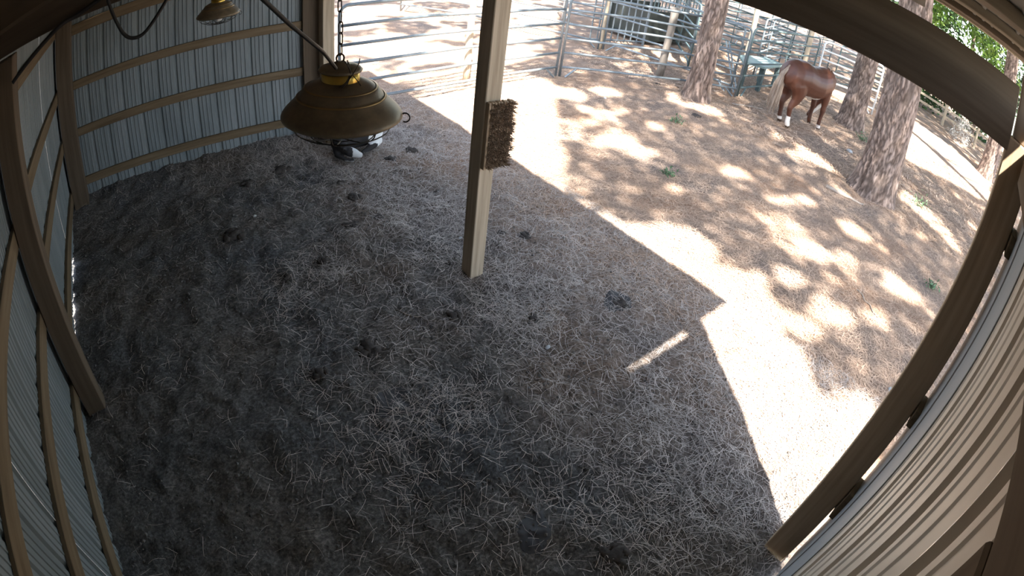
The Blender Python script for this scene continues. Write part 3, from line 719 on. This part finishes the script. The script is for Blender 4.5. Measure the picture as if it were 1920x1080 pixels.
def coat_mat(name, rough=.45, spec=.5):
    m, nt, p = newmat(name); L = nt.links; a = nt.nodes.new('ShaderNodeAttribute'); a.attribute_name = 'coat'
    tc = nt.nodes.new('ShaderNodeTexCoord'); nz = nt.nodes.new('ShaderNodeTexNoise'); nz.inputs['Scale'].default_value = 9; nz.inputs['Detail'].default_value = 6; L.new(tc.outputs['Object'], nz.inputs['Vector'])
    mr = nt.nodes.new('ShaderNodeMapRange'); L.new(nz.outputs['Fac'], mr.inputs[0]); mr.inputs['To Min'].default_value = .75; mr.inputs['To Max'].default_value = 1.25
    h = nt.nodes.new('ShaderNodeHueSaturation'); L.new(a.outputs['Color'], h.inputs['Color']); L.new(mr.outputs[0], h.inputs['Value']); L.new(h.outputs[0], p.inputs['Base Color'])
    p.inputs['Roughness'].default_value = rough; p.inputs['Specular IOR Level'].default_value = spec; return m
def ell_chain(pts, n=14):
    """pts: (x,y,z, ry, rz) cross-sections of an elliptical swept solid"""
    P = [Vector(p[:3]) for p in pts]; v = []; fs = []; m = len(pts)
    for i, p in enumerate(P):
        t = (P[min(i+1, m-1)]-P[max(i-1, 0)]).normalized()
        ref = Vector((0, 1, 0)) if abs(t.y) < .9 else Vector((1, 0, 0))
        u = t.cross(ref).normalized(); sd = u.cross(t)
        for k in range(n):
            a = 2*math.pi*k/n; v.append(tuple(p+sd*pts[i][3]*math.cos(a)+u*pts[i][4]*math.sin(a)))
    for i in range(m-1):
        for k in range(n):
            k2 = (k+1) % n; fs.append((i*n+k, (i+1)*n+k, (i+1)*n+k2, i*n+k2))
    fs.append(tuple(range(n))); fs.append(tuple(range((m-1)*n, m*n))[::-1]); return np.array(v), fs
def xf(geo, O, h_, z0=0):
    hx, hy = h_; v = geo[0]; w_ = np.stack([O[0]+v[:, 0]*hx-v[:, 1]*hy, O[1]+v[:, 0]*hy+v[:, 1]*hx, z0+v[:, 2]], 1); return w_, geo[1]
def horse():
    O = (10.98, 4.03, 0); hd = Vector((.95, -.30)).normalized(); H = (hd.x, hd.y)
    root = empty('horse', O, 'chestnut horse with white socks and blond tail, head down by the fence', 'horse')
    G = []
    G.append(ell_chain([(-.83, 0, 1.12, .08, .12), (-.77, 0, 1.10, .23, .24), (-.62, 0, 1.07, .32, .315), (-.38, 0, 1.06, .335, .335), (-.12, 0, .99, .33, .335), (.15, 0, .97, .335, .35), (.40, 0, 1.02, .30, .335), (.58, 0, 1.05, .22, .27), (.70, 0, 1.03, .14, .18)], 20))
    # neck and head turned down to the left
    G.append(ell_chain([(.42, 0, 1.18, .13, .22), (.60, .03, 1.10, .115, .20), (.76, .09, .92, .10, .17), (.84, .16, .72, .085, .14), (.86, .22, .56, .075, .12)], 14))
    G.append(ell_chain([(.84, .20, .62, .07, .09), (.87, .24, .52, .085, .125), (.84, .29, .40, .075, .11), (.78, .33, .26, .055, .08), (.74, .36, .16, .05, .065), (.72, .37, .10, .035, .045)], 14))
    for s in (-1, 1):
        G.append(ell_chain([(.84, .21+s*.05, .64, .012, .02), (.80, .205+s*.06, .70, .018, .028), (.78, .20+s*.065, .77, .005, .006)], 8))
    # hind legs: hip, stifle forward, hock back, pastern, hoof
    for s, dx in ((-1, 0.0), (1, .12)):
        y = s*.17; 
        G.append(ell_chain([(-.57+dx*.3, y*.8, 1.12, .15, .25), (-.53+dx*.4, y, .90, .15, .24), (-.48+dx*.6, y*1.05, .73, .115, .185), (-.53+dx, y*1.05, .58, .075, .12), (-.60+dx, y*1.0, .47, .055, .08), (-.61+dx, y, .42, .052, .07), (-.585+dx, y, .28, .045, .05), (-.565+dx, y, .14, .05, .055), (-.535+dx, y, .07, .052, .056), (-.52+dx, y, .055, .045, .050), (-.505+dx, y, .0, .052, .060)], 12))
    for s, dx in ((-1, 0.0), (1, .06)):
        y = s*.165
        G.append(ell_chain([(.42, y*.9, 1.10, .09, .17), (.45, y, .88, .085, .12), (.46+dx*.4, y, .72, .08, .10), (.47+dx*.7, y, .55, .058, .07), (.475+dx, y, .44, .06, .066), (.47+dx, y, .38, .048, .052), (.47+dx, y, .24, .042, .046), (.475+dx, y, .13, .048, .052), (.50+dx, y, .07, .050, .052), (.51+dx, y, .05, .044, .048), (.52+dx, y, .0, .050, .056)], 12))
    def col(co):        # local coordinates of object = world minus O
        lx = co[:, 0]*H[0]+co[:, 1]*H[1]; ly = -co[:, 0]*H[1]+co[:, 1]*H[0]; z = co[:, 2]
        base = np.tile([.082, .027, .014], (len(co), 1)); wh = np.array([.70, .66, .62]); dk = np.array([.07, .045, .03])
        nz = fbm(lx*7+z*3, ly*7+z*9, 3, 3)
        belly = (z < .70+nz*.06) & (np.abs(lx-.0) < .30) & (np.abs(ly) < .26) & (z > .56)
        sock = ((z < .26+nz*.05) & (lx < -.2) & (ly < 0)) | ((z < .13) & (lx > .2) & (lx < .68) & (ly < .1)) | ((z < .12) & (lx < -.2) & (ly > 0))
        legs = (z < .45) & (z > .12) & ~sock & (lx < .66)
        face = (z < .56) & (lx > .68) & (np.abs(ly-.30) < .12) & (lx > .80-.5*(.5-z)*.5)
        base[belly] = wh*.9; base[legs] = base[legs]*.8; base[face] = wh*.75; base[sock] = wh
        base[(z < .055) & (lx < .68)] = dk; return base
    coat = coat_mat('horse_coat', .42, .5)
    b = remeshed('body', [xf(g_, O, H) for g_ in G], .021, 4, coat, root, col)
    tailm = m_noise('blond_hair', [(.20, .145, .105), (.36, .30, .25)], (30, 30, 3), bump=.6, bdist=.01, rough=.6)
    mb = MB(); rg = np.random.default_rng(4)
    for i in range(36):
        a = rg.normal(0, .03); b_ = rg.normal(0, .045); zf = rg.uniform(.16, .42)
        pts = [(-.78, a*.35, 1.22+b_*.3), (-.85+b_*.4, .02+a*.6, 1.05), (-.87+b_*.8, .05+a, .80), (-.85+b_, .08+a*1.2, .5), (-.84+b_*1.2, .10+a*1.4, zf)]
        P = np.array(pts); w_, _ = xf((P, []), O, H); mb.tube([tuple(p) for p in w_], [.016, .02, .02, .016, .004], 5)
    mb.build('tail', tailm, root)
    mane = MB()
    for i in range(40):
        t = rg.uniform(0, 1); x = .45+.40*t; y = .02+.14*t; z = 1.38-.52*t-.16*t*t
        P = np.array([(x, y, z), (x+.03, y-.07, z-.02), (x+.03, y-.12, z-.16-.06*rg.uniform())]); w_, _ = xf((P, []), O, H); mane.tube([tuple(p) for p in w_], [.014, .016, .004], 5)
    mane.build('mane', tailm, root)
horse()

# ------------------------------------------------------------------ dog lying behind the lamp
def dog():
    O = (2.52, 5.82, 0.0); root = empty('dog', O, 'black and white dog lying curled on the dirt, partly hidden by the large lamp', 'dog'); H = (1, 0); zb = .02
    G = [ell_chain([(.40, .12, .12, .07, .07), (.35, .12, .15, .15, .14), (.22, .12, .17, .17, .16), (.04, .10, .155, .15, .14), (-.14, .05, .14, .125, .12), (-.22, -.02, .13, .10, .10), (-.24, -.06, .12, .05, .06)], 16),
         ell_chain([(-.20, -.02, .15, .07, .08), (-.20, -.10, .13, .065, .07), (-.17, -.16, .10, .06, .06)], 12),
         ell_chain([(-.18, -.13, .11, .05, .05), (-.15, -.18, .10, .068, .062), (-.10, -.215, .085, .06, .055), (-.055, -.245, .065, .042, .038), (-.02, -.26, .06, .032, .028)], 12),
         ell_chain([(-.24, .0, .09, .05, .05), (-.28, -.12, .05, .035, .035), (-.22, -.24, .03, .03, .022), (-.14, -.29, .03, .03, .02)], 10),
         ell_chain([(.30, .02, .10, .09, .08), (.22, -.06, .07, .06, .05), (.10, -.12, .045, .035, .03), (.02, -.15, .04, .02, .02)], 10)]
    for s in (-1, 1): G.append(ell_chain([(-.17+s*.035, -.16+s*.03, .145, .02, .012), (-.18+s*.055, -.155+s*.045, .165, .02, .008), (-.17+s*.075, -.17+s*.05, .14, .008, .004)], 8))
    def col(co):
        x, y, z = co.T; n = fbm(x*9, y*9+z*5, 3, 8)*.08; base = np.tile([.035, .033, .034], (len(co), 1)); wh = np.array([.85, .87, .88])
        rump = (x > .17+n*.8) & (y > -.1); muz = (x > -.13+n) & (x < -.02) & (y < -.19) & (z > .035)
        leg = (z < .05) & (y < -.1); base[rump] = wh; base[muz] = wh*.7; base[leg] = wh*.35; return base
    remeshed('body', [(v+np.array([O[0], O[1], zb]), fs) for v, fs in G], .011, 4, coat_mat('dog_coat', .8, .2), root, col)
dog()

# ------------------------------------------------------------------ manure clods, stones, weeds, sticks
def lump_geo(c, r, hz, seed, sub=2):
    import bmesh
    bm = bmesh.new(); bmesh.ops.create_icosphere(bm, subdivisions=sub, radius=1.0); rg = random.Random(seed); o = Vector((seed*3.1, seed*1.7, 0))
    el = rg.uniform(.7, 1.3); v = []
    for q_ in bm.verts:
        n = q_.co.normalized(); d = 1+.5*mnoise.noise(n*1.7+o)+.28*mnoise.noise(n*4+o); v.append((c[0]+n.x*r*d*el, c[1]+n.y*r*d/el, c[2]+n.z*hz*d))
    fs = [tuple(w_.index for w_ in p.verts) for p in bm.faces]; bm.free(); return v, fs
CL = [(3.26, 2.05, .085, 'dark manure pile in the needles right of the middle post foot'), (2.04, 4.79, .08, None), (3.21, 3.34, .08, None), (3.17, 5.59, .09, None), (2.83, 5.47, .08, None), (1.58, 5.77, .12, None), (1.13, 5.62, .08, None), (3.02, 3.49, .05, None),
      (1.77, 4.32, .09, None), (2.09, 4.33, .07, None), (1.53, .49, .09, None), (.72, 4.64, .13, None), (1.32, 3.85, .07, None), (1.16, 2.67, .10, None), (.76, 2.62, .07, None), (2.46, 2.31, .06, None), (1.91, 2.67, .07, None), (2.89, 4.5, .05, None), (.96, 3.79, .05, None), (8.57, 5.0, .1, 'dark manure pile in the sunny patch below the narrow pine'), (2.04, 5.14, .06, None), (9.4, 6.6, .08, 'small dark lump by the foot of the silver panels')]
CLAB = ['dark clod on the floor just left of the middle post brush, below the big lamp', 'dark clod close behind the middle post foot on the right', 'flat dark clod at the roof shadow edge right of the dog', 'dark clod between the dog and the middle post', 'wide dark clod by the back wall left of the big lamp', 'dark clod under the back wall girt, left of the widest one', 'small clod right beside the one behind the middle post', 'dark clod midway between big lamp and middle post foot',
 'small clod right of the one midway between lamp and post', 'clod at the bottom edge of the picture', 'broad flat clod in the dark back left part of the floor', 'small clod left of the middle post at its foot height', 'broad clod on open floor above the blackish wet spot', 'small clod left of the blackish wet spot', 'small clod just below the middle post foot', 'small clod between middle post foot and blackish wet spot', 'tiny clod at the right edge of the brush pad', 'tiny clod on the dark floor left of centre', 'small clod straight below the big lamp']
for i, (x, y, r_, lb) in enumerate(CL):
    z = float(gz(x, y)); mb = MB()
    for j in range(5 if r_ > .06 else 3):
        a = 2.4*j+i; q_ = 0 if j == 0 else r_*.6
        mb.add(*lump_geo((x+q_*math.cos(a), y+q_*math.sin(a), z+.006), r_*(.62 if j == 0 else .42), r_*(.30 if j == 0 else .22), i*7+j))
    mb.build('manure_clod', clod_mat, smooth=True, label=lb or CLAB.pop(0), cat='manure', group='manure clods')
# wet dark patches
wet = m_noise('wet_patch', [(.04, .04, .044), (.08, .077, .08)], (9, 9, 9), bump=.4, rough=.6)
def patch(c, rx, ry, label, seed, mat=wet, ang=0):
    n = 40; v = []; m_ = 6
    for j in range(m_+1):
        for k in range(n):
            a = 2*math.pi*k/n; R = (1+.35*float(fbm(2+math.cos(a)*2, 2+math.sin(a)*2, 3, seed))*2)*j/m_
            x = rx*R*math.cos(a); y = ry*R*math.sin(a); X = c[0]+x*math.cos(ang)-y*math.sin(ang); Y = c[1]+x*math.sin(ang)+y*math.cos(ang)
            v.append((X, Y, float(gz(X, Y))+.008*(1-(j/m_)**4)-.002))
    fs = [(j*n+k, (j+1)*n+k, (j+1)*n+(k+1) % n, j*n+(k+1) % n) for j in range(m_) for k in range(n)]
    MB().add(v, fs).build('wet_spot', mat, smooth=True, label=label, cat='dirt patch')
patch((1.07, 2.13), .17, .13, 'blackish wet spot on the dirt below the middle post', 3)
patch((1.26, .88), .15, .10, 'large dark damp spot near the bottom edge of the floor', 5, ang=.8)
patch((3.26, 2.10), .18, .13, 'brown damp patch around the manure pile right of the middle post', 7, ang=.5)
for i, (x, y, r_, lb) in enumerate([(4.6, -.2, .04, 'pale bluish stone beside the right corner post edge'), (11.1, 2.8, .06, 'small pale block between the two thick pines'), (7.4, 6.2, .03, 'tiny pale stone under the silver panels'), (2.35, 2.0, .022, 'small pale stone right of the middle post'), (1.0, 4.9, .02, 'small pale stone at the far part of the shed floor'), (2.6, 3.6, .018, 'tiny pale stone behind the middle post foot')]):
    mb = MB(); mb.add(*lump_geo((x, y, float(gz(x, y))+r_*.3), r_, r_*.6, 90+i)); mb.build('stone', stone_mat, smooth=True, label=lb, cat='stone')
br = m_noise('grey_stick', [(.25, .21, .18), (.42, .36, .31)], (12, 12, 12), bump=.5)
def stick(a, b, r_, label):
    A = Vector(a); B = Vector(b); mb = MB(); n = 8; pts = []
    for k in range(n+1):
        t = k/n; p = A.lerp(B, t); p += Vector((.02*math.sin(k*1.7), .02*math.cos(k*2.3), 0)); p.z = float(gz(p.x, p.y))+r_*.8; pts.append(p)
    mb.tube(pts, [r_*(1.1-.6*k/n) for k in range(n+1)], 7); mb.build('fallen_stick', br, smooth=True, label=label, cat='stick')
stick((8.37, 2.25, 0), (8.56, 1.62, 0), .028, 'fallen grey stick at the foot of the thickest pine')
stick((5.9, .75, 0), (5.6, .35, 0), .009, 'thin dark twig on the sunny needles near the right corner post')
stick((1.55, 2.95, 0), (1.75, 2.7, 0), .006, 'thin twig on the shed floor left of the middle post')
stick((10.3, 5.25, 0), (10.9, 4.85, 0), .02, 'pale stick by the foot of the green panel')
def weed(c, R, label, seed, n=60):
    root = empty('weed', (c[0], c[1], 0), label, 'weed'); rg = np.random.default_rng(seed)
    pts = np.stack([c[0]+rg.normal(0, R*.4, n), c[1]+rg.normal(0, R*.4, n), float(gz(*c))+np.abs(rg.normal(0, R*.35, n))+.01], 1); foliage(root, pts, .028, leaf_mid, seed, .4)
    mb = MB()
    for k in range(5):
        a = k*1.3; mb.tube([(c[0], c[1], float(gz(*c))-.01), (c[0]+R*.5*math.cos(a), c[1]+R*.5*math.sin(a), float(gz(*c))+R*.6)], .003, 4)
    mb.build('stems', leaf_mid, root)
weed((10.4, .95), .30, 'leafy green weed right of the thickest pine in the sun strip', 1, 110)
weed((7.3, .0), .14, 'green weed on the shaded needles near the right corner post', 2)
weed((7.8, 4.9), .14, 'faint green weed left of the manure pile by the narrow pine', 3)
weed((5.9, 3.6), .12, 'small green weed in the shade beyond the shed shadow', 4)
weed((12.6, 3.0), .22, 'green weed left of the leaning looking pine', 5, 90)

# ------------------------------------------------------------------ pine needle litter (nobody could count it)
def needles(name, n, xr, yr, mask, L, wd, mat, seed, lift=.012):
    rg = np.random.default_rng(seed); x = rg.uniform(*xr, n); y = rg.uniform(*yr, n); k = mask(x, y, rg); x = x[k]; y = y[k]; n = len(x)
    a = rg.uniform(0, 2*np.pi, n)+fbm(x*1.5, y*1.5, 2, 3)*3; l = rg.uniform(*L, n)*.5; cv = rg.normal(0, .14, n)
    w_ = rg.uniform(.7, 1.3, n)*wd*.5; zs = rg.uniform(0, lift, n)
    V = np.zeros((n, 8, 3)); 
    for j, t in enumerate((-1, -.33, .33, 1)):
        px = x+l*t*np.cos(a)-cv*l*(1-t*t)*np.sin(a); py = y+l*t*np.sin(a)+cv*l*(1-t*t)*np.cos(a)
        pz = gz(px, py)+zs+.004+(1-t*t)*lift*.4+t*rg.normal(0, lift*.4, n)
        for s, sg in enumerate((-1, 1)):
            V[:, 2*j+s, 0] = px-sg*w_*np.sin(a); V[:, 2*j+s, 1] = py+sg*w_*np.cos(a); V[:, 2*j+s, 2] = pz
    base = np.arange(n)[:, None]*8; Q = np.stack([base+np.array([[0, 2, 3, 1]]), base+np.array([[2, 4, 5, 3]]), base+np.array([[4, 6, 7, 5]])], 1).reshape(-1, 4)
    V = V.reshape(-1, 3); me = bpy.data.meshes.new(name); me.vertices.add(len(V)); me.vertices.foreach_set('co', V.ravel())
    me.loops.add(Q.size); me.loops.foreach_set('vertex_index', Q.ravel().astype(np.int32)); me.polygons.add(len(Q)); me.polygons.foreach_set('loop_start', np.arange(0, Q.size, 4, dtype=np.int32))
    me.update(calc_edges=True); me.materials.append(mat); o = bpy.data.objects.new(name, me); COL.objects.link(o); return o
def dens_in(x, y, rg):
    # sparse on the left, denser towards the open front, thickest around and right of the middle post
    d = sst(.2, 3.0, x+.5*fbm(x*1.1, y*1.1, 3, 9)*3)*.9+.05; d *= .45+1.3*sst(-.12, .15, fbm(x*1.6, y*1.6, 3, 19))
    return rg.uniform(size=len(x)) < d
tag(needles('needle_litter', 85000, (-.9, 4.35), (-.2, 7.2), dens_in, (.05, .14), .0022, needle_in, 1), 'greyish loose pine needles strewn over the shed floor', 'pine needles', kind='stuff')
tag(needles('needle_litter', 80000, (3.2, 9.5), (-1.0, 8.5), lambda x, y, rg: rg.uniform(size=len(x)) < sst(3.2, 4.3, x)*(.4+1.1*sst(-.15, .1, fbm(x*1.3, y*1.3, 3, 29))), (.07, .16), .0032, needle_out, 2), 'orange brown pine needles carpeting the ground outside the shed', 'pine needles', kind='stuff')
tag(needles('needle_litter', 30000, (9.0, 16), (-2.5, 9), lambda x, y, rg: rg.uniform(size=len(x)) < .9, (.10, .25), .009, needle_out, 3, .02), 'pine needles on the far ground around the horse and trunks', 'pine needles', kind='stuff')

rg = np.random.default_rng(55); n = 30000
x = rg.uniform(-.95, 3.6, n); y = rg.uniform(-.2, 7.0, n); k = rg.uniform(size=n) < (1.05-.8*sst(1.2, 3.6, x))*(.5+sst(-.1, .15, fbm(x*2, y*2, 3, 61))); x = x[k]; y = y[k]; n = len(x)
r_ = .003+.011*rg.uniform(0, 1, n)**4; c_ = np.stack([x, y, gz(x, y)+r_*.4], 1)
oc = np.array([[1, 0, 0], [-1, 0, 0], [0, 1, 0], [0, -1, 0], [0, 0, 1]], float)
V = c_[:, None, :]+oc[None]*r_[:, None, None]*rg.uniform(.6, 1.4, (n, 5, 1)); F = np.array([[0, 2, 4], [2, 1, 4], [1, 3, 4], [3, 0, 4]])
me = bpy.data.meshes.new('dirt_crumbs'); me.from_pydata(V.reshape(-1, 3).tolist(), [], (np.arange(n)[:, None, None]*5+F[None]).reshape(-1, 3).tolist())
me.materials.append(m_noise('crumb', [(.07, .065, .06), (.19, .18, .175)], (3, 3, 3), bump=0, rough=.95, island=.5)); o = bpy.data.objects.new('dirt_crumbs', me); COL.objects.link(o)
tag(o, 'loose dark dirt crumbs scattered on the shed floor', 'dirt', kind='stuff')
